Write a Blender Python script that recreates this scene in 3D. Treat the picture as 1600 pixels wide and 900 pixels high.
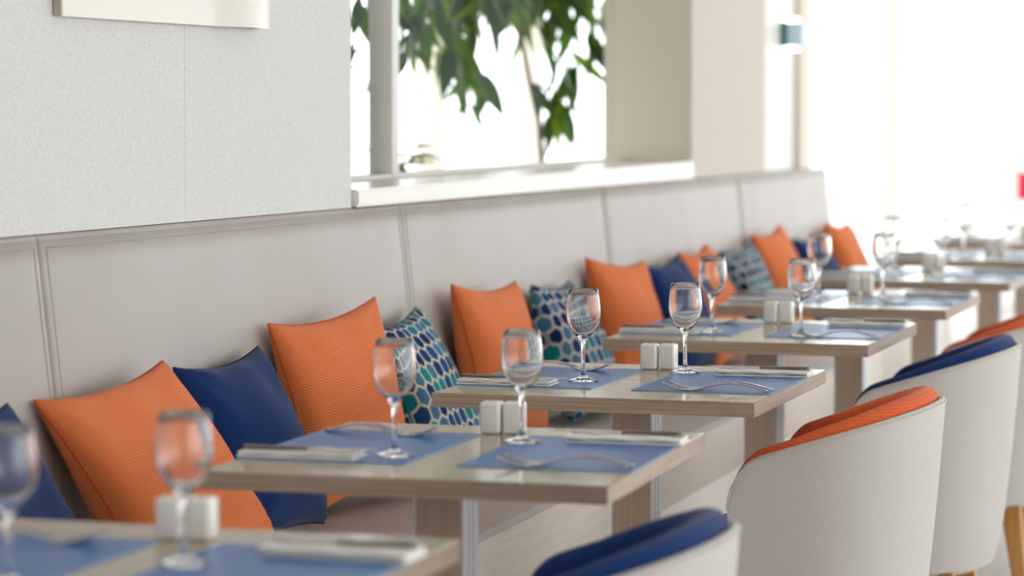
import bpy, bmesh, math, random
from mathutils import Vector, Matrix
R = random.Random(7)
PI = math.pi
scene = bpy.context.scene
C = scene.collection
for o in list(bpy.data.objects):
    bpy.data.objects.remove(o)

# ------------------------------------------------------------------ camera
F_PX, YAW, PITCH, CAM_Z = 4407.5, -0.2986, 0.0653, 1.2929
fw = Vector((math.sin(YAW) * math.cos(PITCH), math.cos(YAW) * math.cos(PITCH), -math.sin(PITCH)))
rt = Vector((math.cos(YAW), -math.sin(YAW), 0))
up = rt.cross(fw)
cd = bpy.data.cameras.new('camera')
cam = bpy.data.objects.new('camera', cd)
C.objects.link(cam)
cam.matrix_world = Matrix(((rt.x, up.x, -fw.x, 0), (rt.y, up.y, -fw.y, 0), (rt.z, up.z, -fw.z, CAM_Z), (0, 0, 0, 1)))
cd.sensor_width = 36.0
cd.lens = F_PX / 1600 * 36.0
cd.clip_start = 0.05
cd.clip_end = 500
cd.dof.use_dof = True
cd.dof.focus_distance = 5.42
cd.dof.aperture_fstop = 3.1
scene.camera = cam

# ------------------------------------------------------------------ world, exposure
w = bpy.data.worlds.new('overcast_sky')
scene.world = w
w.use_nodes = True
bg = w.node_tree.nodes['Background']
bg.inputs[0].default_value = (0.93, 0.96, 1.0, 1)
bg.inputs[1].default_value = 1.0
vs = scene.view_settings
vs.view_transform = 'Standard'
vs.look = 'None'
vs.gamma = 1.0
vs.use_curve_mapping = False
vs.exposure = 1.85

def portal(loc, rot, sx, sy):
    l = bpy.data.lights.new('window_portal', 'AREA')
    l.shape = 'RECTANGLE'; l.size = sx; l.size_y = sy
    l.cycles.is_portal = True
    o = bpy.data.objects.new('window_portal', l)
    C.objects.link(o); o.location = loc; o.rotation_euler = rot
portal((4.72, 7.7, 1.4), (0, PI / 2, 0), 2.8, 21.0)      # along the right glazing
portal((1.2, 18.35, 1.4), (-PI / 2, 0, 0), 7.0, 2.8)     # far end
portal((-2.3, 14.9, 1.4), (0, -PI / 2, 0), 2.8, 7.2)     # left glazing past the bench
portal((-2.42, 7.56, 1.9), (0, -PI / 2, 0), 1.6, 3.2)    # window above the bench

# ------------------------------------------------------------------ pixel helpers (a pixel gives a direction only)
def px_dir(x, y):
    return fw + rt * ((x - 800) / F_PX) - up * ((y - 450) / F_PX)
def px_x(x, y, X):
    d = px_dir(x, y); return Vector((0, 0, CAM_Z)) + d * (X / d.x)

# ------------------------------------------------------------------ materials
def lin(r, g, b):
    return tuple((c / 12.92 if c <= 0.04045 else ((c + 0.055) / 1.055) ** 2.4) for c in (r / 255, g / 255, b / 255)) + (1,)
MATS = {}
def mat(name, col, rough=0.6, metal=0.0, spec=0.5, trans=0.0, ior=1.45, coat=0.0, sheen=0.0, emis=None):
    m = bpy.data.materials.new(name); m.use_nodes = True
    b = m.node_tree.nodes['Principled BSDF']
    b.inputs['Base Color'].default_value = col
    b.inputs['Roughness'].default_value = rough
    b.inputs['Metallic'].default_value = metal
    b.inputs['Specular IOR Level'].default_value = spec
    b.inputs['Transmission Weight'].default_value = trans
    b.inputs['IOR'].default_value = ior
    b.inputs['Coat Weight'].default_value = coat
    b.inputs['Sheen Weight'].default_value = sheen
    if emis:
        b.inputs['Emission Color'].default_value = emis[0]
        b.inputs['Emission Strength'].default_value = emis[1]
    MATS[name] = m
    return m
def N(m, t, **kw):
    n = m.node_tree.nodes.new(t)
    for k, v in kw.items(): setattr(n, k, v)
    return n
def L(m, a, b): m.node_tree.links.new(a, b)
def bsdf(m): return m.node_tree.nodes['Principled BSDF']
def ramp(m, fac, stops, interp='LINEAR'):
    r = N(m, 'ShaderNodeValToRGB'); e = r.color_ramp.elements; r.color_ramp.interpolation = interp
    while len(e) < len(stops): e.new(0.5)
    for i, (p, c) in enumerate(stops): e[i].position = p; e[i].color = c
    L(m, fac, r.inputs[0]); return r.outputs[0]
def bump(m, h, strength, dist):
    b = N(m, 'ShaderNodeBump'); b.inputs['Strength'].default_value = strength; b.inputs['Distance'].default_value = dist
    L(m, h, b.inputs['Height']); L(m, b.outputs[0], bsdf(m).inputs['Normal'])
def coords(m, which='Object', scale=(1, 1, 1)):
    t = N(m, 'ShaderNodeTexCoord'); mp = N(m, 'ShaderNodeMapping'); mp.inputs['Scale'].default_value = scale
    L(m, t.outputs[which], mp.inputs[0]); return mp.outputs[0]
def noise(m, vec, scale, detail=3, rough=0.55):
    n = N(m, 'ShaderNodeTexNoise'); n.inputs['Scale'].default_value = scale; n.inputs['Detail'].default_value = detail
    n.inputs['Roughness'].default_value = rough
    L(m, vec, n.inputs['Vector']); return n.outputs[0]
def math_(m, op, a, b=None):
    n = N(m, 'ShaderNodeMath', operation=op)
    for i, v in enumerate((a, b)):
        if v is None: continue
        if isinstance(v, (int, float)): n.inputs[i].default_value = v
        else: L(m, v, n.inputs[i])
    return n.outputs[0]
def vmath(m, op, a, b=None):
    n = N(m, 'ShaderNodeVectorMath', operation=op)
    for i, v in enumerate((a, b)):
        if v is None: continue
        if isinstance(v, tuple): n.inputs[i].default_value = v
        else: L(m, v, n.inputs[i])
    return n.outputs['Value'] if op in ('DOT_PRODUCT', 'LENGTH') else n.outputs[0]

# woven wall fabric: horizontal and vertical slubs
m = mat('wall_fabric', lin(220, 217, 214), 0.9, spec=0.2)
h1 = noise(m, coords(m, 'Object', (1, 120, 800)), 1.0, 2); h2 = noise(m, coords(m, 'Object', (1, 800, 120)), 1.0, 2)
s = math_(m, 'ADD', h1, h2)
L(m, ramp(m, s, [(0.7, lin(206, 203, 200)), (1.3, lin(236, 233, 230))]), bsdf(m).inputs['Base Color'])
bump(m, s, 0.3, 0.0008)
# bench leatherette
m = mat('leatherette', lin(186, 177, 170), 0.45, spec=0.35)
h = noise(m, coords(m), 420, 3)
bump(m, h, 0.12, 0.0008)
L(m, ramp(m, noise(m, coords(m), 3.0, 2), [(0.3, lin(182, 172, 165)), (0.75, lin(191, 182, 176))]), bsdf(m).inputs['Base Color'])
mat('seam_dark', lin(120, 113, 108), 0.8)
mat('thread', lin(226, 220, 212), 0.7)
mat('white_paint', lin(240, 237, 232), 0.45)
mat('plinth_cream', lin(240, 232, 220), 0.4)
mat('white_gloss', lin(232, 226, 216), 0.25)
mat('cream_wall', lin(224, 213, 199), 0.75)
mat('pillar_paint', lin(222, 211, 198), 0.8)
mat('ceiling_paint', lin(240, 239, 236), 0.9)
mat('frame_cream', lin(226, 214, 197), 0.5)
# floor: pale satin boards
m = mat('floor_pale', lin(216, 210, 206), 0.32, spec=0.5)
L(m, ramp(m, noise(m, coords(m, 'Object', (9, 0.8, 1)), 2.0, 4), [(0.3, lin(204, 197, 193)), (0.7, lin(224, 219, 216))]), bsdf(m).inputs['Base Color'])
mat('terrace_stone', lin(235, 233, 228), 0.8)
# wood laminates
def wood(name, c0, c1, scale, rough, coat=0.0, b=0.15):
    m = mat(name, c0, rough, coat=coat)
    v = coords(m, 'Object', scale)
    n1 = noise(m, v, 1.0, 5, 0.65)
    L(m, ramp(m, n1, [(0.32, c0), (0.68, c1)]), bsdf(m).inputs['Base Color'])
    bump(m, n1, b, 0.0008)
    return m
m = wood('table_laminate', lin(166, 144, 118), lin(186, 166, 142), (2.5, 130, 2.5), 0.16, 0.0, 0.01)
bsdf(m).inputs['Specular IOR Level'].default_value = 0.5
wood('table_edge', lin(136, 114, 98), lin(190, 168, 148), (5, 5, 520), 0.45)
wood('column_veneer', lin(186, 164, 146), lin(202, 181, 162), (160, 160, 3), 0.4)
wood('bench_veneer', lin(214, 199, 184), lin(226, 213, 200), (4, 4, 160), 0.5, b=0.05)
wood('oak', lin(188, 126, 62), lin(214, 158, 92), (90, 90, 5), 0.45)
mat('aluminium', lin(196, 198, 204), 0.3, 0.9)
mat('steel_base', lin(140, 140, 142), 0.35, 0.8)
mat('cutlery_steel', lin(186, 182, 180), 0.16, 1.0)
mat('handle_steel', lin(128, 118, 110), 0.3, 1.0)
mat('ceramic', lin(248, 244, 236), 0.3, coat=0.3)
mat('hole_dark', lin(60, 56, 52), 0.8)
mat('wine_glass', (1, 1, 1, 1), 0.0, trans=1.0, ior=1.47)
m = mat('placemat_blue', lin(46, 106, 178), 0.3, spec=0.22)
v = coords(m, 'Object', (1, 1, 1))
bump(m, noise(m, v, 900, 2), 0.05, 0.0002)
mat('placemat_edge', lin(120, 158, 196), 0.5)
m = mat('napkin_white', lin(250, 246, 238), 0.85, spec=0.2)
bump(m, noise(m, coords(m), 700, 2), 0.3, 0.0006)
mat('plate_inlay', lin(196, 186, 178), 0.3)

def weave(name, c_dark, c_light, k, rough=0.9, spec=0.15, strength=0.6):
    m = mat(name, c_light, rough, spec=spec, sheen=0.15)
    uv = coords(m, 'UV', (k, k, 1))
    sep = N(m, 'ShaderNodeSeparateXYZ'); L(m, uv, sep.inputs[0])
    row = math_(m, 'FLOOR', sep.outputs[1])
    sx = math_(m, 'ADD', sep.outputs[0], math_(m, 'MULTIPLY', row, 0.5))
    a = math_(m, 'ABSOLUTE', math_(m, 'SINE', math_(m, 'MULTIPLY', sx, PI)))
    b = math_(m, 'ABSOLUTE', math_(m, 'SINE', math_(m, 'MULTIPLY', sep.outputs[1], PI)))
    hgt = math_(m, 'MULTIPLY', math_(m, 'POWER', a, 0.6), math_(m, 'POWER', b, 0.6))
    n = noise(m, coords(m, 'UV', (30, 30, 1)), 3, 3)
    f = math_(m, 'ADD', math_(m, 'MULTIPLY', hgt, 0.75), math_(m, 'MULTIPLY', n, 0.4))
    L(m, ramp(m, f, [(0.15, c_dark), (0.8, c_light)]), bsdf(m).inputs['Base Color'])
    bump(m, hgt, strength, 0.0012)
    return m
weave('orange_knit', lin(206, 88, 38), lin(255, 146, 88), 88, strength=0.7)
weave('navy_cloth', lin(10, 32, 80), lin(22, 54, 108), 190, strength=0.25)
weave('chair_orange', lin(214, 90, 48), lin(238, 112, 66), 170, strength=0.2)
weave('chair_navy', lin(14, 36, 84), lin(28, 60, 118), 170, strength=0.2)
m = mat('chair_shell', lin(214, 208, 202), 0.62, spec=0.3)
hv = noise(m, coords(m, 'UV', (900, 40, 1)), 1.0, 2)
bump(m, hv, 0.05, 0.0004)
L(m, ramp(m, hv, [(0.3, lin(202, 195, 188)), (0.7, lin(209, 202, 196))]), bsdf(m).inputs['Base Color'])

# hexagon print: cream net, cells in blues and teals (a printed fabric)
m = mat('hexagon_print', lin(220, 210, 195), 0.85, spec=0.15)
tc = N(m, 'ShaderNodeTexCoord')
p = vmath(m, 'MULTIPLY', tc.outputs['UV'], (10.0, 10.0, 0.0))
p = vmath(m, 'ADD', p, (40.0, 40.0, 0.0))
rr = (1.0, 1.7320508, 1.0); hh = (0.5, 0.8660254, 0.0)
a = vmath(m, 'SUBTRACT', vmath(m, 'MODULO', p, rr), hh)
b = vmath(m, 'SUBTRACT', vmath(m, 'MODULO', vmath(m, 'SUBTRACT', p, hh), rr), hh)
da = vmath(m, 'DOT_PRODUCT', a, a); db = vmath(m, 'DOT_PRODUCT', b, b)
lt = math_(m, 'LESS_THAN', da, db)
mx = N(m, 'ShaderNodeMix', data_type='VECTOR')
L(m, lt, mx.inputs['Factor']); L(m, b, mx.inputs['A'] if False else mx.inputs[4]); L(m, a, mx.inputs[5])
g = mx.outputs[1]
ag = vmath(m, 'ABSOLUTE', g)
hd = math_(m, 'MAXIMUM', vmath(m, 'DOT_PRODUCT', ag, (0.5, 0.8660254, 0.0)), vmath(m, 'DOT_PRODUCT', ag, (1.0, 0.0, 0.0)))
idv = vmath(m, 'SUBTRACT', p, g)
idq = vmath(m, 'FLOOR', vmath(m, 'ADD', vmath(m, 'MULTIPLY', idv, (2.0, 1.1547005, 0.0)), (0.5, 0.5, 0.5)))
wn = N(m, 'ShaderNodeTexWhiteNoise', noise_dimensions='2D'); L(m, idq, wn.inputs['Vector'])
cell = ramp(m, wn.outputs['Value'], [(0.0, lin(16, 44, 92)), (0.22, lin(28, 78, 128)), (0.42, lin(24, 128, 136)),
                                      (0.62, lin(74, 118, 150)), (0.80, lin(22, 58, 110)), (0.9, lin(50, 150, 152))], 'CONSTANT')
edge = math_(m, 'GREATER_THAN', hd, 0.425)
mc = N(m, 'ShaderNodeMix', data_type='RGBA')
L(m, edge, mc.inputs[0]); L(m, cell, mc.inputs[6]); mc.inputs[7].default_value = lin(214, 204, 188)
L(m, mc.outputs[2], bsdf(m).inputs['Base Color'])
bump(m, noise(m, tc.outputs['UV'], 400, 2), 0.25, 0.0006)

# window glass: clear pane that passes light, mirrors a little
m = bpy.data.materials.new('window_glass'); m.use_nodes = True; MATS['window_glass'] = m
nt = m.node_tree; nt.nodes.remove(nt.nodes['Principled BSDF'])
tr = N(m, 'ShaderNodeBsdfTransparent'); gl = N(m, 'ShaderNodeBsdfGlossy'); gl.inputs['Roughness'].default_value = 0.02
ms = N(m, 'ShaderNodeMixShader'); ms.inputs[0].default_value = 0.01
tr.inputs[0].default_value = (0.97, 0.985, 0.98, 1)
L(m, tr.outputs[0], ms.inputs[1]); L(m, gl.outputs[0], ms.inputs[2]); L(m, ms.outputs[0], nt.nodes['Material Output'].inputs[0])
# leaves: reflect and let light through
def leafmat(name, c, t):
    m = mat(name, c, 0.4, spec=0.4)
    tl = N(m, 'ShaderNodeBsdfTranslucent'); tl.inputs[0].default_value = t
    mx = N(m, 'ShaderNodeMixShader'); mx.inputs[0].default_value = 0.4
    L(m, bsdf(m).outputs[0], mx.inputs[1]); L(m, tl.outputs[0], mx.inputs[2])
    L(m, mx.outputs[0], m.node_tree.nodes['Material Output'].inputs[0])
leafmat('leaf_dark', lin(26, 54, 8), lin(44, 84, 6))
leafmat('leaf_mid', lin(44, 80, 10), lin(80, 124, 8))
leafmat('leaf_light', lin(70, 104, 20), lin(120, 150, 20))
mat('bark', lin(82, 68, 50), 0.9)
mat('lamp_teal', lin(40, 120, 136), 0.4)
mat('lamp_pale', lin(206, 226, 240), 0.4)
mat('lamp_glow', (1, 1, 1, 1), 0.5, emis=((1.0, 0.86, 0.6, 1), 3.0))
mat('red_cloth', lin(226, 40, 70), 0.8)
mat('canvas_cream', lin(238, 230, 216), 0.32, spec=0.5)
mat('canvas_side', lin(196, 184, 168), 0.8)

# ------------------------------------------------------------------ mesh helpers
def link(name, me, parent=None, material=None, smooth=False):
    o = bpy.data.objects.new(name, me); C.objects.link(o)
    if material: me.materials.append(MATS[material])
    if smooth:
        for p_ in me.polygons: p_.use_smooth = True
    if parent: o.parent = parent
    return o
def from_bm(name, bm, material, parent=None, smooth=False, angle=None):
    bmesh.ops.recalc_face_normals(bm, faces=bm.faces[:])
    me = bpy.data.meshes.new(name); bm.to_mesh(me); bm.free()
    o = link(name, me, parent, material, smooth or angle is not None)
    if angle is not None: me.set_sharp_from_angle(angle=math.radians(angle))
    return o
def box_bm(x0, x1, y0, y1, z0, z1, bev=0.0, seg=2, bm=None):
    own = bm is None
    if own: bm = bmesh.new()
    r = bmesh.ops.create_cube(bm, size=1.0)
    for v in r['verts']:
        v.co = Vector((x0 + (v.co.x + .5) * (x1 - x0), y0 + (v.co.y + .5) * (y1 - y0), z0 + (v.co.z + .5) * (z1 - z0)))
    if bev > 0:
        es = list({e for v in r['verts'] for e in v.link_edges})
        bmesh.ops.bevel(bm, geom=es, offset=bev, segments=seg, profile=0.5, affect='EDGES')
    return bm
def box(name, x0, x1, y0, y1, z0, z1, material, parent=None, bev=0.0, seg=2):
    return from_bm(name, box_bm(x0, x1, y0, y1, z0, z1, bev, seg), material, parent, angle=40 if bev else None)
def tube_bm(pts, rad, n=8, bm=None, closed=False):
    if bm is None: bm = bmesh.new()
    pts = [Vector(p_) for p_ in pts]; rings = []
    for i, p_ in enumerate(pts):
        if closed: d = pts[(i + 1) % len(pts)] - pts[i - 1]
        else: d = pts[min(i + 1, len(pts) - 1)] - pts[max(i - 1, 0)]
        d.normalize()
        a = d.orthogonal() if abs(d.z) > .9 else d.cross(Vector((0, 0, 1)))
        if abs(d.z) > .9: a = d.cross(Vector((0, 1, 0)))
        a.normalize(); b_ = d.cross(a)
        rr_ = rad[i] if isinstance(rad, (list, tuple)) else rad
        rings.append([bm.verts.new(p_ + (a * math.cos(2 * PI * k / n) + b_ * math.sin(2 * PI * k / n)) * rr_) for k in range(n)])
    m_ = len(rings)
    for i in range(m_ if closed else m_ - 1):
        A, B = rings[i], rings[(i + 1) % m_]
        for k in range(n): bm.faces.new((A[k], A[(k + 1) % n], B[(k + 1) % n], B[k]))
    if not closed:
        bm.faces.new(rings[0][::-1]); bm.faces.new(rings[-1])
    return bm
def lathe_bm(prof, n=40, bm=None):
    if bm is None: bm = bmesh.new()
    rings = []
    for r_, z_ in prof:
        rings.append([bm.verts.new((0, 0, z_))] if r_ < 1e-6 else [bm.verts.new((r_ * math.cos(2 * PI * k / n), r_ * math.sin(2 * PI * k / n), z_)) for k in range(n)])
    for A, B in zip(rings, rings[1:]):
        for k in range(n):
            k2 = (k + 1) % n
            if len(A) == 1 and len(B) == 1: continue
            if len(A) == 1: bm.faces.new((A[0], B[k2], B[k]))
            elif len(B) == 1: bm.faces.new((A[k], A[k2], B[0]))
            else: bm.faces.new((A[k], A[k2], B[k2], B[k]))
    return bm
def empty(name, loc=(0, 0, 0), rz=0.0):
    o = bpy.data.objects.new(name, None); C.objects.link(o)
    o.empty_display_size = 0.1; o.location = loc; o.rotation_euler = (0, 0, rz); return o
def tag(o, label, cat, group=None):
    o['label'] = label; o['category'] = cat
    if group: o['group'] = group
    return o
def struct(o, label=None):
    o['kind'] = 'structure'
    if label: o['label'] = label
    return o
def copy_tree(o, parent=None):
    c = o.copy(); C.objects.link(c)
    if parent: c.parent = parent
    for ch in o.children: copy_tree(ch, c)
    return c

# ------------------------------------------------------------------ the room
XW = -2.205                                    # face of the long wall
def ztop(y): return 1.068 - 0.0056 * (y - 4.3)  # top line of the bench back
struct(box('floor', -2.6, 4.9, -3.0, 18.6, -0.1, 0.0, 'floor_pale'), 'pale satin floor')
struct(box('ceiling', -2.6, 4.9, -3.0, 18.6, 2.8, 2.9, 'ceiling_paint'), 'white ceiling')
def slopebox(name, x0, x1, y0, y1, z1, material, parent=None, bev=0.0, dz=0.0):
    bm = box_bm(x0, x1, y0, y1, 0, 1)
    for v in bm.verts: v.co.z = z1 if v.co.z > .5 else ztop(v.co.y) + dz
    if bev: bmesh.ops.bevel(bm, geom=bm.edges[:], offset=bev, segments=2, affect='EDGES')
    return from_bm(name, bm, material, parent, angle=40 if bev else None)
wl = struct(slopebox('wall_left', -2.5, XW - 0.012, -3.0, 5.93, 2.8, 'cream_wall', dz=.003), 'light grey woven fabric wall above the bench')
for y0, y1 in ((-3.0, -1.48), (-1.4785, -0.18), (-0.1785, 1.12), (1.1215, 2.42), (2.4215, 3.72), (3.7215, 5.0198), (5.0206, 5.94)):
    slopebox('fabric_panel', XW - 0.012, XW, y0, y1, 2.8, 'wall_fabric', wl, 0.0006, dz=.001)
struct(box('wall_low', -2.5, -2.268, -3.0, 11.9, 0.0, 1.0, 'cream_wall'), 'low wall behind the bench')
sill = struct(slopebox('trim_1', -2.52, -2.19, 5.941, 9.179, 1.1, 'white_gloss', None, 0.005, dz=.002), 'white window sill above the bench')
struct(slopebox('wall_pillar', -2.503, -2.2, 9.18, 10.36, 2.8, 'pillar_paint', None, 0.003, dz=.002), 'cream pillar beside the window')
struct(slopebox('wall_end', -2.5, -2.225, 10.36, 11.03, 2.8, 'white_paint', dz=.002), 'white wall strip after the pillar')
struct(slopebox('trim_2', -2.5, -2.2, 11.03, 11.26, 2.8, 'frame_cream', None, 0.003, dz=.002), 'cream window jamb')
struct(box('wall_back', -2.6, 4.9, -3.1, -3.0, 0.0, 2.8, 'cream_wall'), 'wall behind the viewer')
struct(box('wall_lintel', -2.5, XW, 5.94, 9.18, 2.62, 2.8, 'cream_wall'), 'lintel over the window')
def window(name, axis, plane, a0, a1, z0, z1, posts, label, t=0.045, wpost=0.06, m='frame_cream', rail=None):
    rail = rail or wpost
    """A glazed frame in a plane: posts, rails and one pane per bay."""
    e = empty(name, (0, 0, 0)); struct(e, label)
    def bx(nm, p0, p1, q0, q1, za, zb, mt, bev=0.004):
        if axis == 'x': return box(nm, p0, p1, q0, q1, za, zb, mt, e, bev)
        return box(nm, q0, q1, p0, p1, za, zb, mt, e, bev)
    bx('bottom_rail', plane - t, plane + t, a0, a1, z0, z0 + rail, m, min(.004, rail / 3))
    bx('top_rail', plane - t, plane + t, a0, a1, z1 - rail, z1, m, min(.004, rail / 3))
    for c in posts: bx('mullion', plane - t * 1.1, plane + t * 1.1, c - wpost / 2, c + wpost / 2, z0, z1, m)
    ed = [a0] + [c for c in posts if a0 + .1 < c < a1 - .1] + [a1]
    for q0, q1 in zip(ed, ed[1:]):
        bx('pane', plane - 0.004, plane + 0.004, q0 + wpost / 2, q1 - wpost / 2, z0 + rail, z1 - rail, 'window_glass', 0)
    return e
window('window_1', 'x', -2.46, 5.94, 9.18, 1.1, 2.62, (6.87,), 'window above the bench with a cream mullion', 0.03, 0.055, 'white_paint', 0.012)
window('window_2', 'x', -2.26, 11.26, 18.4, 0.0, 2.8, (13.52, 16.29, 18.34), 'tall white-framed glazing beyond the bench', 0.05, 0.1, 'white_paint')
window('window_3', 'y', 18.45, -2.3, 4.8, 0.0, 2.8, (-2.25, -0.6, 1.05, 2.7, 4.4), 'glazed end of the room', 0.05, 0.1, 'white_paint')
window('window_4', 'x', 4.8, -3.0, 18.4, 0.0, 2.8, tuple(-2.95 + 2.66 * k for k in range(9)), 'long glazed side of the room', 0.05, 0.1, 'white_paint')
struct(box('ground', -60, 60, -40, 120, -0.25, -0.12, 'terrace_stone'), 'pale terrace outside')
struct(box('roof_light_block', -5.0, -2.52, 0.0, 17.5, 2.78, 2.9, 'white_paint'), 'unseen roof added outside the bench window to cut sky light')  # unseen roof, added to cut the sky light reaching terrace and window
struct(box('wall_light_block', -3.75, -3.6, -3.0, 8.0, -0.12, 2.78, 'cream_wall'), 'unseen wall added outside to keep sky light off the pillar')  # unseen wall, added to block sky light and darken the pillar's window side

# ------------------------------------------------------------------ banquette bench
bench = tag(empty('banquette_bench', (-1.9, 5.0, 0)), 'long grey upholstered banquette bench running along the wall', 'bench')
def bp(o):
    o.parent = bench; o.matrix_parent_inverse = Matrix.Translation((1.9, -5.0, 0)); return o
seams = [2.45, 4.384, 6.253, 8.048, 9.867, 11.568]
def back_x(z): return -2.2 + (1.065 - z) * 0.113
for y0, y1 in zip(seams, seams[1:]):
    bm = bmesh.new(); n, k = 22, 14
    g0, g1 = y0 + 0.0015, y1 - 0.0015; r_ = 0.010
    def prof(d):                                 # rounded edge, d = distance from border
        d = min(d, r_); return math.sqrt(max(0, r_ * r_ - (r_ - d) ** 2))
    ds = [0, 0.0007, 0.002, 0.004, 0.007, 0.010]
    ys = [g0 + d for d in ds] + [g0 + .010 + (g1 - g0 - .020) * i / n for i in range(1, n)] + [g1 - d for d in ds[::-1]]
    zs = [0.40 + 0.63 * i / k for i in range(k)] 
    rows = []
    for i in range(k + 1 + len(ds)):
        row = []
        for y in ys:
            zt = ztop(y)
            if i <= k: z = 0.40 + (zt - 0.010 - 0.40) * i / k
            else: z = zt - ds[::-1][i - k - 1] if i - k - 1 < len(ds) else zt
            dy = min(y - g0, g1 - y); dz = zt - z
            f = prof(dy) / r_ * prof(dz) / r_
            puff = 0.006 * math.sin(PI * min(1, max(0, (y - g0) / (g1 - g0)))) 
            row.append(bm.verts.new((back_x(z) - r_ + r_ * f + puff * f, y, z)))
        rows.append(row)
    for a_, b_ in zip(rows, rows[1:]):
        for i in range(len(ys) - 1): bm.faces.new((a_[i], a_[i + 1], b_[i + 1], b_[i]))
    ext = bmesh.ops.extrude_edge_only(bm, edges=[e for e in bm.edges if e.is_boundary])
    for v in [v for v in ext['geom'] if isinstance(v, bmesh.types.BMVert)]: v.co.x = -2.262
    pn = bp(from_bm('back_panel', bm, 'leatherette', None, smooth=True))
    pts = []
    q = 0.022
    for i in range(13): z = 0.5 + (ztop(g0) - q - 0.5) * i / 12; pts.append((back_x(z) + 0.0015 - 0.0009, g0 + q, z))
    for i in range(1, 25): y = g0 + q + (g1 - g0 - 2 * q) * i / 24; z = ztop(y) - q; pts.append((back_x(z) + 0.0005 + 0.006 * math.sin(PI * (y - g0) / (g1 - g0)), y, z))
    for i in range(11, -1, -1): z = 0.5 + (ztop(g1) - q - 0.5) * i / 12; pts.append((back_x(z) + 0.0006, g1 - q, z))
    st = from_bm('stitching', tube_bm(pts, 0.0010, 6), 'leatherette', pn, smooth=True)
    bm = box_bm(-2.17, -1.674, g0, g1, 0.385, 0.45, 0.012, 4)
    bp(from_bm('seat_cushion', bm, 'leatherette', None, angle=50))
bp(box('back_board', -2.2615, -2.238, 2.46, 11.55, 0.2, 1.0, 'seam_dark'))
for y0, y1 in zip(seams, seams[1:]):
    bp(box('front_panel', -1.70, -1.671, y0 + .001, y1 - .001, 0.297, 0.436, 'bench_veneer', bev=0.0015))
bp(box('base_box', -2.2, -1.702, 2.45, 11.568, 0.0, 0.384, 'bench_veneer'))
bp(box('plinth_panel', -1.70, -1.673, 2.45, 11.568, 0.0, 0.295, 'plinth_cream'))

# ------------------------------------------------------------------ tables
TW, TD, TH, TT = 0.62, 0.674, 0.75, 0.027
tables = [(-1.400, 2.984, 0.0), (-1.360, 4.178, 0.0225), (-1.388, 5.344, -0.006), (-1.404, 6.623, -0.006),
          (-1.399, 7.757, 0.005), (-1.375, 8.955, -0.016), (-1.330, 10.150, 0.0), (-1.345, 11.340, 0.01)]
ORD = ['nearest', 'second', 'third', 'fourth', 'fifth', 'sixth', 'seventh', 'farthest']
TBL = ['%s table from viewer' % o if o not in ('nearest', 'farthest') else 'the %s table' % o for o in ORD]
def make_table():
    e = empty('dining_table')
    tp = box('tabletop', -TW / 2 + .0015, TW / 2 - .0015, -TD / 2 + .0015, TD / 2 - .0015, TH - TT, TH, 'table_laminate', e, 0.001, 1)
    bm = bmesh.new()
    o, i_ = .0, .0014
    for x0, x1, y0, y1 in ((-TW / 2, TW / 2, -TD / 2, -TD / 2 + i_), (-TW / 2, TW / 2, TD / 2 - i_, TD / 2),
                           (-TW / 2, -TW / 2 + i_, -TD / 2 + i_, TD / 2 - i_), (TW / 2 - i_, TW / 2, -TD / 2 + i_, TD / 2 - i_)):
        box_bm(x0, x1, y0, y1, TH - TT - .0003, TH - .0006, 0, 1, bm)
    from_bm('edge_band', bm, 'table_edge', tp)
    cl = box('column', -.0365, .0365, -.04, .04, 0.012, TH - TT - 0.006, 'column_veneer', e, 0.001, 1)
    for s in (-1, 1):
        x = s * .0385
        bm = box_bm(x - .002, x + .002, -.04, .04, 0.012, TH - TT - 0.006, 0, 1)
        for yy in (-.012, .012): box_bm(x + s * .002 - .0008, x + s * .002 + .0008, yy - .0012, yy + .0012, .013, TH - TT - .007, 0, 1, bm)
        from_bm('metal_strip', bm, 'aluminium', cl)
    box('mounting_plate', -.15, .15, -.15, .15, TH - TT - 0.006, TH - TT - .0004, 'steel_base', e)
    box('base_plate', -.21, .21, -.21, .21, 0.0, 0.012, 'steel_base', e, 0.003, 2)
    return e
def make_glass():
    outer = [(0, 0), (.0305, 0), (.0312, .0012), (.030, .0024), (.020, .0046), (.010, .0078), (.0055, .013), (.0042, .022), (.0037, .04), (.0036, .058),
             (.0042, .070), (.0062, .079), (.0115, .0865), (.0195, .0945), (.0270, .1045), (.0318, .116), (.0338, .128), (.0337, .140), (.0325, .153), (.0305, .167), (.0285, .1795)]
    inner = [(.0280, .1802), (.0274, .1795), (.0294, .167), (.0314, .153), (.0326, .140), (.0327, .128), (.0307, .1165), (.0258, .1055), (.0185, .0960), (.0105, .0888), (.004, .0855), (0, .0848)]
    e = from_bm('wine_glass', lathe_bm(outer + inner, 40), 'wine_glass', None, smooth=True)
    return e
def make_placemat():
    bm = box_bm(-.1335, .1335, -.198, .198, 0, .0018, 0, 1)
    e = from_bm('placemat', bm, 'placemat_blue')
    bm = bmesh.new(); t = .002
    for x0, x1, y0, y1 in ((-.1345, .1345, -.199, -.199 + t), (-.1345, .1345, .199 - t, .199), (-.1345, -.1345 + t, -.199 + t, .199 - t), (.1345 - t, .1345, -.199 + t, .199 - t)):
        box_bm(x0, x1, y0, y1, 0, .0020, 0, 1, bm)
    from_bm('edging', bm, 'placemat_edge', e)
    return e
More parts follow.
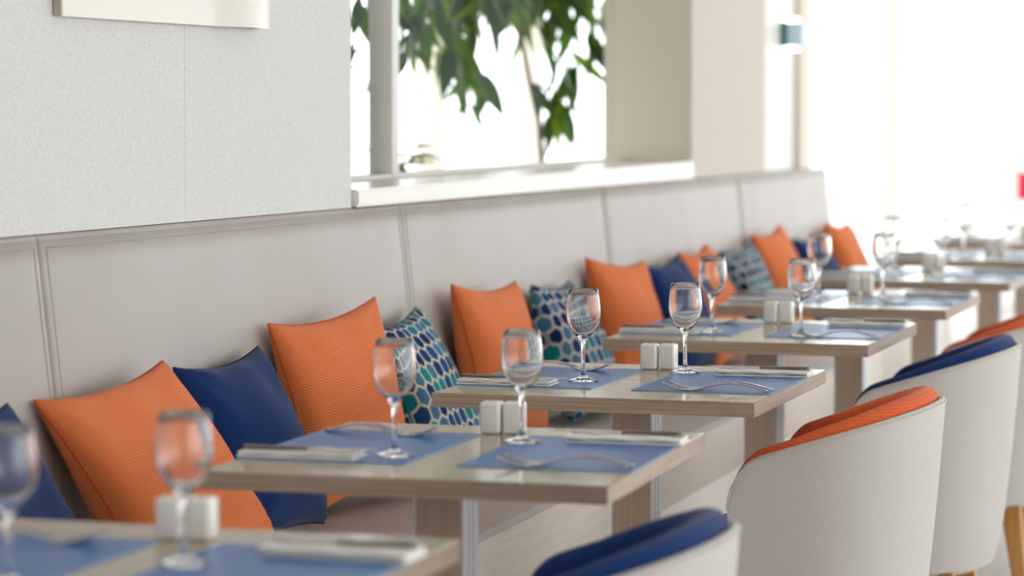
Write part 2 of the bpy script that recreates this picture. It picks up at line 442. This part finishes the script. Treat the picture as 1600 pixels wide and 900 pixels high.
def strip(bm, secs):
    """secs: (x, y centre, half width, z bottom, thickness) -> closed strip"""
    rings = []
    for x, yc, hw, z, t in secs:
        rings.append([bm.verts.new((x, yc - hw, z + t * .3)), bm.verts.new((x, yc - hw * .6, z)), bm.verts.new((x, yc + hw * .6, z)), bm.verts.new((x, yc + hw, z + t * .3)),
                      bm.verts.new((x, yc + hw * .7, z + t)), bm.verts.new((x, yc - hw * .7, z + t))])
    for A, B in zip(rings, rings[1:]):
        for k in range(6): bm.faces.new((A[k], A[(k + 1) % 6], B[(k + 1) % 6], B[k]))
    bm.faces.new(rings[0][::-1]); bm.faces.new(rings[-1])
def make_fork():
    # lies with tines towards -x, tine tips lifted, neck arched
    bm = bmesh.new(); S = []
    for i in range(23):
        t = i / 22; x = .095 - .142 * t
        z = .0004 + .0125 * math.sin(PI * min(1, t / .98)) ** 1.3
        hw = .0066 - .0012 * t * 2 if t < .5 else .0052 - .0026 * min(1, (t - .5) / .35)
        if t > .85: hw = .0026 + .0085 * ((t - .85) / .15) ** .8
        S.append((x, 0, hw, z, .0024))
    strip(bm, S)
    zb = S[-1][3]
    S2 = [(-.047 - .018 * i / 5, 0, .0111 + .0012 * math.sin(PI * i / 5), zb - .0004 + .0008 * i / 5, .0019) for i in range(6)]
    strip(bm, S2)
    for k in range(4):
        yc = -.009 + .006 * k
        strip(bm, [(-.064 - .040 * i / 7, yc, .0017 * (1 - .5 * (i / 7) ** 2), .0004 + .0125 * (i / 7) ** 1.5, .0018) for i in range(8)])
    return from_bm('fork', bm, 'cutlery_steel', None, smooth=True)
def make_knife():
    e = empty('knife')
    bm = bmesh.new()
    strip(bm, [(.105 - .1 * i / 10, 0, .0072 * (1 - .25 * (i / 10)) * (0.75 if i == 0 else 1), .0002, .0062 - .0012 * i / 10) for i in range(11)])
    from_bm('handle', bm, 'handle_steel', e, smooth=True)
    bm = bmesh.new()
    strip(bm, [(.005 - .112 * i / 12, .001 * math.sin(PI * i / 12), (.0055 + .0035 * math.sin(PI * min(1, i / 9) * .5)) * (1 if i < 9 else math.sqrt(max(.05, 1 - ((i - 9) / 3.02) ** 2))), .0022, .0017) for i in range(13)])
    from_bm('blade', bm, 'cutlery_steel', e, smooth=True)
    return e
def make_napkin():
    bm = bmesh.new()
    for lay in range(3):
        z0 = .0001 + lay * .0031; n = 12; rows = []
        sh = (.0, .003, -.002)[lay]
        x0, x1, y0, y1 = -.094 + sh, .094 - abs(sh), -.034 + sh, .034
        for zz in (0, .0028):
            g = []
            for i in range(n + 1):
                wv = .0009 * (1 + math.sin(i * 1.3 + lay)) * (1 if lay else .0)
                g.append([bm.verts.new((x0 + (x1 - x0) * i / n, y, z0 + zz + wv)) for y in (y0, (y0 + y1) / 2, y1)])
            rows.append(g)
        for g in rows:
            for i in range(n):
                for j in range(2): bm.faces.new((g[i][j], g[i + 1][j], g[i + 1][j + 1], g[i][j + 1]))
        A, B = rows
        for i in range(n):
            for j in (0, 2): bm.faces.new((A[i][j], A[i + 1][j], B[i + 1][j], B[i][j]))
        for i in (0, n):
            for j in range(2): bm.faces.new((A[i][j], A[i][j + 1], B[i][j + 1], B[i][j]))
    return from_bm('napkin', bm, 'napkin_white', None, angle=50)
def make_shaker():
    e = empty('salt_shaker')
    bm = box_bm(-.0172, .0172, -.0172, .0172, 0, .053, .0055, 4)
    b_ = from_bm('body', bm, 'ceramic', e, angle=60)
    bm = bmesh.new()
    for a_ in range(3):
        r = bmesh.ops.create_cone(bm, cap_ends=True, segments=10, radius1=.0011, radius2=.0011, depth=.0006,
                                  matrix=Matrix.Translation((.005 * math.cos(a_ * 2.1), .005 * math.sin(a_ * 2.1), .0532)))
    from_bm('pouring_holes', bm, 'hole_dark', b_)
    return e

P = dict(t=make_table(), g=make_glass(), m=make_placemat(), f=make_fork(), k=make_knife(), n=make_napkin(), s=make_shaker())
used = set()
def put(key, tab, lx, ly, z, rz, label, cat, group):
    o = P[key] if key not in used else copy_tree(P[key]); used.add(key)
    x, y, r = tables[tab]
    o.location = (x + lx * math.cos(r) - ly * math.sin(r), y + lx * math.sin(r) + ly * math.cos(r), z)
    o.rotation_euler = (0, 0, rz + r)
    return tag(o, label, cat, group)
GLS = [((-.066, -.145), (.065, .046)), ((-.084, -.106), (.057, .116)), ((-.092, -.062), (.054, .173)), ((-.103, -.112), (.122, -.160)),
       ((-.092, .0), (.079, .05)), ((-.10, -.02), (.052, -.05)), ((-.09, -.05), (.06, .05)), ((-.09, -.02), (.06, .08))]
for i, T in enumerate(TBL):
    tt = put('t', i, 0, 0, 0, 0, 'square beige laminate pedestal table, %s of the row' % (ORD[i] if ORD[i] in ('nearest', 'farthest') else ORD[i] + ' from the viewer'), 'table', 'dining tables along the bench')
    if i == 1:
        for ch in tt.children:
            if ch.name.split('.')[0] in ('column', 'mounting_plate', 'base_plate'): ch.location.x = -.034
    if i == 2:
        pl = box('table_tag', .205, .262, -TD / 2 + .006, -TD / 2 + .04, TH - .0005, TH + .0003, 'plate_inlay', tt)
        pl['label'] = 'small pale rectangular tag'
    for s, side in ((-1, 'bench side'), (1, 'chair side')):
        jit = lambda a: R.uniform(-a, a)
        mx_, my_ = s * .1745, .010
        mz = TH
        put('m', i, mx_, my_, mz, jit(.008), 'blue placemat on the %s of %s' % (side, T), 'placemat', 'blue placemats')
        zt = TH + .0022
        gx, gy = GLS[i][(s + 1) // 2]
        on_mat = abs(gx - mx_) < .17 and abs(gy - my_) < .23
        put('g', i, gx, gy, zt if on_mat else TH + .0003, jit(3), 'empty stemmed wine glass on the %s of %s' % (side, T), 'wine glass', 'wine glasses')
        # knife and napkin: at the diner's right hand
        ny = .165 if s > 0 else -.150
        rz = 0 if s > 0 else PI
        put('n', i, mx_ + s * .045, ny - s * .0, zt, rz + jit(.04), 'folded white napkin under the knife, %s of %s' % (side, T), 'napkin', 'folded napkins')
        put('k', i, mx_ + s * .028, ny + s * .012, zt + .0112, rz + jit(.05), 'steel table knife on its napkin, %s of %s' % (side, T), 'knife', 'table knives')
        fy = -.150 if s > 0 else .172
        for q, (dy, wh) in enumerate(((-.013, 'nearer'), (.013, 'farther'))):
            put('f', i, mx_ + s * (.026 + .006 * q), fy + dy + (0 if s > 0 else .0), zt, rz + (.06 if q else .14) * (1 if s > 0 else -1) + jit(.03),
                'steel fork, %s of the pair, %s of %s' % (wh, side, T), 'fork', 'table forks')
    for q, (lx, wh) in enumerate(((-.036, 'left'), (.001, 'right'))):
        put('s', i, lx + (.008 if i == 1 else 0), .238 + .006 * q, TH, R.uniform(-.06, .06), 'small white ceramic shaker, %s of the pair on %s' % (wh, T), 'shaker', 'salt and pepper shakers')

# ------------------------------------------------------------------ pillows
def pillow(col, loc, yaw, lean, roll, size, label, seed, thick=0.074):
    rn = random.Random(seed); n = 26; bm = bmesh.new(); uvl = bm.loops.layers.uv.new('UVMap')
    ph = [rn.uniform(0, 6.3) for _ in range(8)]
    def f(u, v, s):
        x = u * (1 - .115 * (1 - v * v) * abs(u) ** 3); y = v * (1 - .115 * (1 - u * u) * abs(v) ** 3)
        e = max(0, (1 - u * u)) * max(0, (1 - v * v))
        h_ = e ** .36
        h_ *= 1 - .12 * math.exp(-((v - .75) / .35) ** 2)            # a little slack at the top
        # creases running in from the corners and along the top
        r2 = math.hypot(abs(u) - 1, abs(v) - 1); an = math.atan2(1 - abs(v), 1 - abs(u))
        cr = math.sin(an * 9 + ph[int(u > 0) + 2 * int(v > 0)]) * math.exp(-(r2 / .55) ** 2) * .16
        cr += .035 * math.sin(u * 5 + v * 3 + ph[4]) + .03 * math.sin(v * 6 - u * 2 + ph[5])
        cr += .11 * math.sin(u * 8 + ph[6]) * max(0, v + .1) ** 2.5
        sag = 1 + .13 * (-v)                                          # filling sinks
        return Vector((x * size / 2, y * size / 2, s * thick * h_ * sag * (1 + (cr if s > 0 else cr * .4)) + .012 * math.sin(u * 2.2 + ph[7]) * (1 - abs(v)) ))
    gr = {}
    lin_ = [math.sin(PI / 2 * (-1 + 2 * i / n)) for i in range(n + 1)]
    for s in (1, -1):
        for i, u in enumerate(lin_):
            for j, v in enumerate(lin_):
                bd = i in (0, n) or j in (0, n)
                if s < 0 and bd: gr[(s, i, j)] = gr[(1, i, j)]; continue
                gr[(s, i, j)] = bm.verts.new(f(u, v, s))
    for s in (1, -1):
        for i in range(n):
            for j in range(n):
                vs_ = [gr[(s, i, j)], gr[(s, i + 1, j)], gr[(s, i + 1, j + 1)], gr[(s, i, j + 1)]]
                ij = [(i, j), (i + 1, j), (i + 1, j + 1), (i, j + 1)]
                if s < 0: vs_ = vs_[::-1]; ij = ij[::-1]
                fc = bm.faces.new(vs_)
                for lp, (a_, b_) in zip(fc.loops, ij): lp[uvl].uv = (.25 * (lin_[a_] + 1) + .5 * a_ / n, .25 * (lin_[b_] + 1) + .5 * b_ / n)
    ring = [gr[(1, i, 0)].co.copy() for i in range(n)] + [gr[(1, n, j)].co.copy() for j in range(n)] + [gr[(1, i, n)].co.copy() for i in range(n, 0, -1)] + [gr[(1, 0, j)].co.copy() for j in range(n, 0, -1)]
    e = empty('throw_pillow')
    me = bpy.data.meshes.new('cover'); bm.to_mesh(me); bm.free()
    link('cover', me, e, col, True)
    from_bm('seam', tube_bm(ring, .0026, 6, closed=True), col, e, smooth=True)
    nn = Vector((math.cos(yaw), -math.sin(yaw), 0)); u_ = Vector((math.sin(yaw), math.cos(yaw), 0)); z_ = Vector((0, 0, 1))
    v_ = z_ * math.cos(lean) - nn * math.sin(lean); n2 = nn * math.cos(lean) + z_ * math.sin(lean)
    U = u_ * math.cos(roll) + v_ * math.sin(roll); V = -u_ * math.sin(roll) + v_ * math.cos(roll)
    e.matrix_world = Matrix(((U.x, V.x, n2.x, loc[0]), (U.y, V.y, n2.y, loc[1]), (U.z, V.z, n2.z, loc[2]), (0, 0, 0, 1)))
    return tag(e, label, 'pillow', 'throw pillows on the bench')
PIL = [
 ('navy_cloth', (-2.0441, 3.9195, 0.6304), 0.150, 0.500, 0.100, 0.3694, 'navy blue pillow cut off at the left edge of the picture'),
 ('orange_knit', (-2.0202, 4.4800, 0.6400), 0.188, 0.570, 0.098, 0.4062, 'orange knitted pillow nearest the viewer, slumped behind the nearest table'),
 ('navy_cloth', (-2.0660, 5.0066, 0.6320), 0.053, 0.375, 0.028, 0.3741, 'dark navy pillow between the two nearest orange pillows'),
 ('orange_knit', (-2.0597, 5.4885, 0.6656), 0.230, 0.183, 0.076, 0.4029, 'orange knitted pillow behind the second table, upright beside a hexagon pillow'),
 ('hexagon_print', (-2.0526, 5.9998, 0.6373), 0.000, 0.424, 0.062, 0.3816, 'nearest hexagon print pillow in blue and teal on cream'),
 ('orange_knit', (-2.0630, 6.5920, 0.6567), 0.086, 0.211, -0.041, 0.4005, 'orange pillow behind the third table, between two hexagon pillows'),
 ('hexagon_print', (-2.0630, 7.2500, 0.6354), -0.020, 0.329, -0.027, 0.3752, 'second hexagon print pillow, partly behind a wine glass of the third table'),
 ('orange_knit', (-2.0640, 7.8530, 0.6551), 0.164, 0.265, -0.077, 0.3899, 'orange pillow behind the fourth table, left of a navy pillow'),
 ('navy_cloth', (-2.0630, 8.4460, 0.6357), 0.060, 0.311, 0.048, 0.3666, 'navy pillow tucked between two orange pillows behind the fourth table'),
 ('orange_knit', (-2.0596, 8.8780, 0.6415), 0.000, 0.326, 0.023, 0.3890, 'orange pillow left of the farthest hexagon pillow'),
 ('hexagon_print', (-2.0630, 9.5380, 0.6304), 0.089, 0.365, 0.047, 0.3632, 'farthest hexagon print pillow, pale and blurred'),
 ('orange_knit', (-2.0640, 10.0270, 0.6507), 0.066, 0.299, 0.055, 0.3927, 'orange pillow right of the farthest hexagon pillow'),
 ('navy_cloth', (-2.0620, 10.7180, 0.6176), 0.051, 0.371, 0.009, 0.3499, 'farthest navy pillow, mostly hidden by a wine glass'),
 ('orange_knit', (-2.0565, 11.3391, 0.6349), 0.046, 0.338, -0.042, 0.3703, 'farthest orange pillow at the end of the bench'),
]
for q, (c, loc, a_, l_, r_, s_, lab) in enumerate(PIL): pillow(c, loc, a_, l_, r_, s_, lab, 11 + q)

# ------------------------------------------------------------------ tub chairs (local: back at x=0, front towards +x)
AX, BY, LEN, ZB = 0.24, 0.275, 0.36, 0.22
def plan():
    pts = []
    for i in range(12): pts.append((AX + (LEN - AX) * math.cos(PI / 2 * i / 12), -BY))
    for i in range(37):
        t = -PI / 2 - PI * i / 36
        # superellipse back
        cx, sy = math.cos(t), math.sin(t)
        pts.append((AX + AX * math.copysign(abs(cx) ** .8, cx), BY * math.copysign(abs(sy) ** .9, sy)))
    for i in range(11, -1, -1): pts.append((AX + (LEN - AX) * math.cos(PI / 2 * i / 12), BY))
    return pts
PL = plan()
def rim(x):
    z = 0.622 + (0.732 - 0.622) * (1 - x / LEN) ** 0.9
    if x > .30: z -= .075 * (1 - math.sqrt(max(0, 1 - ((x - .30) / .06) ** 2)))
    return z
def at_z(x, y, z, off):
    s = max(0, min(1.05, (z - ZB) / 0.53)) ** .6
    k = .83 + .17 * s; ky = .88 + .12 * s
    X = LEN - (LEN - x) * k; Y = y * ky
    # push inward by off along the plan normal
    if off:
        if x >= AX: nx, ny = 0, -math.copysign(1, y)
        else:
            nx, ny = (AX - x) / AX ** 2, -y / BY ** 2
            l = math.hypot(nx, ny); nx, ny = nx / l, ny / l
        X += nx * off; Y += ny * off
    return (X, Y, z)
def tub(off0, off1, zbot, lift, name, material, parent, endcut=0.0):
    bm = bmesh.new(); uvl = bm.loops.layers.uv.new('UVMap'); rings = []
    half = (off1 - off0) / 2; M_ = 12; A_ = 6
    for x, y in PL:
        xx = min(x, LEN - endcut)
        zt = rim(x) + lift * (1 + 1.2 * (1 - x / LEN)) - half; ring = []
        for j in range(M_ + 1): z = zbot + (zt - zbot) * j / M_; ring.append(at_z(xx, y, z, off0))
        for j in range(1, A_): a_ = PI * j / A_; ring.append(at_z(xx, y, zt + half * math.sin(a_), off0 + half - half * math.cos(a_)))
        for j in range(M_, -1, -1): z = zbot + (zt - zbot) * j / M_; ring.append(at_z(xx, y, z, off1))
        rings.append([bm.verts.new(c) for c in ring])
    K = len(rings[0]); ln = 0; lens = [0]
    for a_, b_ in zip(PL, PL[1:]): ln += math.hypot(a_[0] - b_[0], a_[1] - b_[1]); lens.append(ln)
    for i in range(len(rings) - 1):
        for k in range(K):
            k2 = (k + 1) % K
            fc = bm.faces.new((rings[i][k], rings[i + 1][k], rings[i + 1][k2], rings[i][k2]))
            for lp, (ii, kk) in zip(fc.loops, ((i, k), (i + 1, k), (i + 1, k2), (i, k2))): lp[uvl].uv = (lens[ii], rings[ii][kk].co.z)
    bm.faces.new(rings[0]); bm.faces.new(rings[-1][::-1])
    return from_bm(name, bm, material, parent, angle=55)
def make_chair(fabric):
    e = empty('tub_chair')
    sh = tub(0.0, 0.014, ZB, 0.0, 'shell', 'chair_shell', e)
    pad = tub(0.0145, 0.066, 0.44, 0.009, 'inner_padding', fabric, e, 0.004)
    pts = [at_z(x, y, rim(x) - .006, -.001) for x, y in PL]
    from_bm('rim_piping', tube_bm(pts, .002, 6), 'chair_shell', sh, smooth=True)
    # base under the seat and the cushion
    bm = bmesh.new()
    for k, (z0, sc) in enumerate(((ZB - .012, .93), (ZB + .004, .985), (.30, 1.0), (.40, 1.0))):
        ring = [bm.verts.new(c) for c in [tuple((LEN / 2 + (q[0] - LEN / 2) * sc, q[1] * sc, z0)) for q in [at_z(x, y, max(z0, ZB), .0145) for x, y in PL]] ]
        if k: 
            for i in range(len(ring)): bm.faces.new((prev[i], prev[(i + 1) % len(ring)], ring[(i + 1) % len(ring)], ring[i]))
        else: bm.faces.new(ring)
        prev = ring
    bm.faces.new(prev[::-1])
    from_bm('seat_base', bm, 'chair_shell', e, angle=50)
    bm = bmesh.new(); prev = None
    base = [at_z(x, y, .45, .064) for x, y in PL]
    base = [(x, y) for x, y, z in base] + [(LEN + .09, .19), (LEN + .11, .14), (LEN + .115, 0), (LEN + .11, -.14), (LEN + .09, -.19)]
    for k, (z0, d) in enumerate(((.401, .012), (.408, .003), (.42, 0), (.455, 0), (.468, .006), (.476, .02), (.480, .06))):
        ring = [bm.verts.new((.26 + (x - .26) * (1 - d * 4), y * (1 - d * 4), z0)) for x, y in base]
        if prev:
            for i in range(len(ring)): bm.faces.new((prev[i], prev[(i + 1) % len(ring)], ring[(i + 1) % len(ring)], ring[i]))
        else: bm.faces.new(ring)
        prev = ring
    bm.faces.new(prev[::-1])
    uvl = bm.loops.layers.uv.new('UVMap')
    for fc in bm.faces:
        for lp in fc.loops: lp[uvl].uv = (lp.vert.co.x, lp.vert.co.y)
    from_bm('seat_cushion', bm, fabric, e, angle=50)
    for lx, ly, sx_, sy_ in ((.155, -.165, -.03, -.015), (.155, .165, -.03, .015), (.37, -.175, .02, -.015), (.37, .175, .02, .015)):
        bm = bmesh.new(); t, b_ = .027, .017
        vt = [bm.verts.new((lx + a_ * t, ly + c * t, ZB + .004)) for a_, c in ((-1, -1), (1, -1), (1, 1), (-1, 1))]
        vb = [bm.verts.new((lx + sx_ + a_ * b_, ly + sy_ + c * b_, 0)) for a_, c in ((-1, -1), (1, -1), (1, 1), (-1, 1))]
        for i in range(4): bm.faces.new((vt[i], vt[(i + 1) % 4], vb[(i + 1) % 4], vb[i]))
        bm.faces.new(vt); bm.faces.new(vb[::-1])
        bmesh.ops.bevel(bm, geom=bm.edges[:], offset=.003, segments=2, affect='EDGES')
        from_bm('leg', bm, 'oak', e, angle=40)
    return e
ch_o = make_chair('chair_orange'); ch_b = make_chair('chair_navy')
for src, first, x, y, rz, lab in (
    (ch_b, True, -0.803, 3.60, PI + .02, 'light grey tub chair with navy lining, nearest the viewer and cropped by the bottom edge'),
    (ch_o, True, -0.785, 5.34, PI, 'light grey tub chair with orange lining at the third table, large in the foreground'),
    (ch_b, False, -0.795, 6.62, PI, 'light grey tub chair with navy lining at the fourth table'),
    (ch_o, False, -0.780, 7.76, PI, 'light grey tub chair with orange lining and oak legs at the right picture edge')):
    c_ = src if first else copy_tree(src)
    c_.location = (x, y, 0); c_.rotation_euler = (0, 0, rz)
    tag(c_, lab, 'chair', 'tub chairs facing the bench')

# ------------------------------------------------------------------ canvas on the wall
cv = tag(empty('wall_canvas', (XW, 4.455, 1.444)), 'cream canvas panel with a curled edge hung high on the fabric wall', 'wall panel')
LY, HZ = 0.935, 0.62
bm = bmesh.new(); n = 40; prevs = None; lo = []; hi = []
def cvx(t): return .0205 + (.030 * math.sin((t - .72) / .28 * PI * .92) if t > .72 else 0)
fr = []
for i in range(n + 1):
    t = i / n; x1 = cvx(t)
    fr.append([bm.verts.new((x1 - .004, LY * t, 0)), bm.verts.new((x1, LY * t, 0)), bm.verts.new((x1, LY * t, HZ)), bm.verts.new((x1 - .004, LY * t, HZ))])
for a_, b_ in zip(fr, fr[1:]):
    for k in range(4): bm.faces.new((a_[k], b_[k], b_[(k + 1) % 4], a_[(k + 1) % 4]))
bm.faces.new(fr[0]); bm.faces.new(fr[-1][::-1])
from_bm('canvas', bm, 'canvas_cream', cv, angle=50)
box('backing_frame', .001, .016, .002, LY - .01, .002, HZ - .002, 'canvas_side', cv, .001, 1)
for k in range(6): box('staple', .004, .012, -.0006, .002, .03 + .1 * k, .032 + .1 * k + .006, 'hole_dark', cv)

# ------------------------------------------------------------------ wall lamp on the white strip
lp_ = tag(empty('wall_lamp', (-2.235, 10.80, 1.56)), 'small teal and pale blue wall lamp glowing above and below, past the pillar', 'lamp')
bd = box('body', .001, .036, -.05, .05, -.05, .05, 'lamp_teal', lp_, .006, 2)
box('front_cover', .0365, .092, -.048, .048, -.047, .047, 'lamp_pale', lp_, .003, 2)
for z0, z1 in ((.051, .062), (-.062, -.051)): box('lens', .02, .07, -.035, .035, z0, z1, 'lamp_glow', lp_, .004, 2)

# ------------------------------------------------------------------ outside: posts, tree, shrub, red terrace chair
for pxx, lab in ((672, 'left of the two pale terrace posts seen through the window'), (830, 'right of the two pale terrace posts seen through the window')):
    q = px_x(pxx, 200, -4.5)
    e = tag(empty('terrace_post', (q.x, q.y, -0.12)), lab, 'post', 'terrace posts')
    box('shaft', -.055, .055, -.055, .055, 0.03, 2.9, 'frame_cream', e, .006, 2)
    box('foot_plate', -.09, .09, -.09, .09, 0, .03, 'white_paint', e, .004, 2)

def leaf_mesh(name, material, ln, wd, seed):
    rn = random.Random(seed); n = 7; bm = bmesh.new(); rows = []
    for i in range(n + 1):
        t = i / n; w_ = wd * math.sin(PI * min(1, t ** .8)) ** .9 * (1 - .25 * t) + .0006
        z = -.10 * ln * t * t * 2 + .01 * math.sin(t * 5 + seed); fold = .30 * w_
        rows.append([bm.verts.new((-w_, ln * t, z + fold)), bm.verts.new((0, ln * t, z)), bm.verts.new((w_, ln * t, z + fold))])
    for a_, b_ in zip(rows, rows[1:]):
        for k in range(2): bm.faces.new((a_[k], a_[k + 1], b_[k + 1], b_[k]))
    me = bpy.data.meshes.new(name); bm.to_mesh(me); bm.free(); me.materials.append(MATS[material])
    for p_ in me.polygons: p_.use_smooth = True
    return me
LM = [leaf_mesh('leaf', ('leaf_dark', 'leaf_mid', 'leaf_dark', 'leaf_light')[k], .175 + .025 * (k % 2), .023 + .004 * (k % 3), k) for k in range(4)]
TX = -2.85
base = px_x(848, 260, TX)
tree = tag(empty('fig_tree', (base.x, base.y, -0.12)), 'leafy green tree with drooping leaves outside the window', 'tree')
def rel(v): return Vector(v) - Vector((base.x, base.y, -0.12))
tw = [rel((base.x, base.y, -.12)), rel((base.x + .01, base.y, .6)), rel(px_x(848, 262, TX)), rel(px_x(842, 190, TX)), rel(px_x(828, 130, TX)), rel(px_x(815, 60, TX)), rel(px_x(800, -60, TX)), rel(px_x(780, -160, TX))]
from_bm('trunk', tube_bm(tw, [.018, .015, .011, .010, .009, .009, .008, .006], 8), 'bark', tree, smooth=True)
# branches as px polylines (drooping from the crown), leaves hung along them
BR = [[(805, -60), (740, -40), (690, 0), (655, 40), (632, 85), (625, 120)], [(805, -60), (750, -20), (715, 40), (705, 95), (722, 140), (733, 165)],
      [(800, -90), (700, -70), (640, -30), (612, 20), (620, 75)], [(800, -60), (840, -30), (860, 20), (858, 70), (868, 130), (878, 170)],
      [(805, -50), (870, -40), (905, -5), (915, 40), (930, 75)], [(800, -80), (880, -70), (925, -40), (938, 5), (925, 60)],
      [(800, -70), (780, -30), (750, 0), (742, 35)], [(800, -60), (820, -20), (825, 25), (815, 60)],
      [(800, -100), (660, -90), (590, -50), (562, 0), (558, 50), (560, 110)], [(828, 130), (860, 140), (885, 148), (875, 175)],
      [(860, -50), (890, -10), (880, 40), (895, 90), (908, 120)], [(700, -70), (680, -20), (672, 30), (675, 80), (690, 105)],
      [(750, -60), (770, -20), (776, 20), (768, 40)], [(700, 60), (735, 95), (760, 125)]]
spots = []
for bi, b_ in enumerate(BR):
    X = TX + R.uniform(-.22, .18)
    pts = [rel(px_x(x, y, TX if k == 0 else X)) for k, (x, y) in enumerate(b_)]
    from_bm('branch', tube_bm(pts, [.006 - .0045 * k / (len(pts) - 1) for k in range(len(pts))], 6), 'bark', tree, smooth=True)
    for a_, c in zip(pts, pts[1:]):
        ns = max(2, int((c - a_).length / .018))
        for k in range(ns): spots.append(a_.lerp(c, (k + R.random()) / ns))
spots += [rel(px_x(R.uniform(800, 943), R.uniform(-60, 30), TX + R.uniform(-.2, .2))) for _ in range(70)]
spots += [rel(px_x(R.uniform(610, 720), R.uniform(-60, 40), TX + R.uniform(-.2, .2))) for _ in range(50)]
spots = [q for q in spots if (q + Vector((base.x, base.y, -.12))).z < 1.78]
R.shuffle(spots)

def add_leaf(parent, pos, droop, az, mesh, sc):
    o = bpy.data.objects.new('leaf', mesh); C.objects.link(o); o.parent = parent
    o.location = pos; o.rotation_euler = (-droop, R.uniform(-.7, .7), az); o.scale = (sc, sc, sc)
for sp in spots[:300]:
    add_leaf(tree, sp, R.uniform(.5, 1.5), R.uniform(0, 2 * PI), R.choice(LM), R.uniform(.6, 1.1))
# the crown above the window head, too many small leaves to count
bm = bmesh.new()
for k in range(420):
    d = Vector((R.gauss(0, 1), R.gauss(0, 1), R.gauss(0, 1))).normalized() * (R.random() ** .4)
    pos = rel(Vector((TX - .15 + d.x * .20, base.y - .25 + d.y * .60, 2.08 + d.z * .30)))
    n0 = len(bm.verts)
    bm.from_mesh(R.choice(LM)); bm.verts.ensure_lookup_table()
    sc = R.uniform(.6, 1.0)
    M4 = Matrix.Translation(pos) @ Matrix.Rotation(R.uniform(0, 2 * PI), 4, 'Z') @ Matrix.Rotation(-R.uniform(.3, 1.4), 4, 'X') @ Matrix.Scale(sc, 4)
    for v in bm.verts[n0:]: v.co = M4 @ v.co
me = bpy.data.meshes.new('foliage'); bm.to_mesh(me); bm.free()
fo = link('foliage', me, tree, 'leaf_mid', True); fo['kind'] = 'stuff'
sb_ = px_x(628, 282, -2.85)
shrub = tag(empty('low_shrub', (sb_.x, sb_.y, -.12)), 'low green shrub just showing above the window sill', 'shrub')
from_bm('stem', tube_bm([(0, 0, 0), (.01, 0, .6), (0, .01, 1.24)], [.012, .01, .006], 8), 'bark', shrub, smooth=True)
for k in range(60): add_leaf(shrub, (R.uniform(-.03, .03), R.uniform(-.10, .10), R.uniform(1.05, 1.27)), R.uniform(-.5, .5), R.uniform(0, 2 * PI), LM[(1, 3, 3, 0)[k % 4]], R.uniform(.4, .65))

tc_ = tag(empty('side_chair', (-1.975, 17.5, 0)), 'white side chair with a red back cushion at the far glazed end', 'chair')
box('seat', -.23, .23, -.24, .22, .42, .46, 'white_paint', tc_, .01)
box('back_cushion', -.22, .22, .19, .25, .69, .87, 'red_cloth', tc_, .025, 3)
for x in (-.2, .2):
    box('leg', x - .018, x + .018, -.22, -.184, 0, .42, 'white_paint', tc_)
    box('leg', x - .018, x + .018, .15, .186, 0, .86, 'white_paint', tc_)
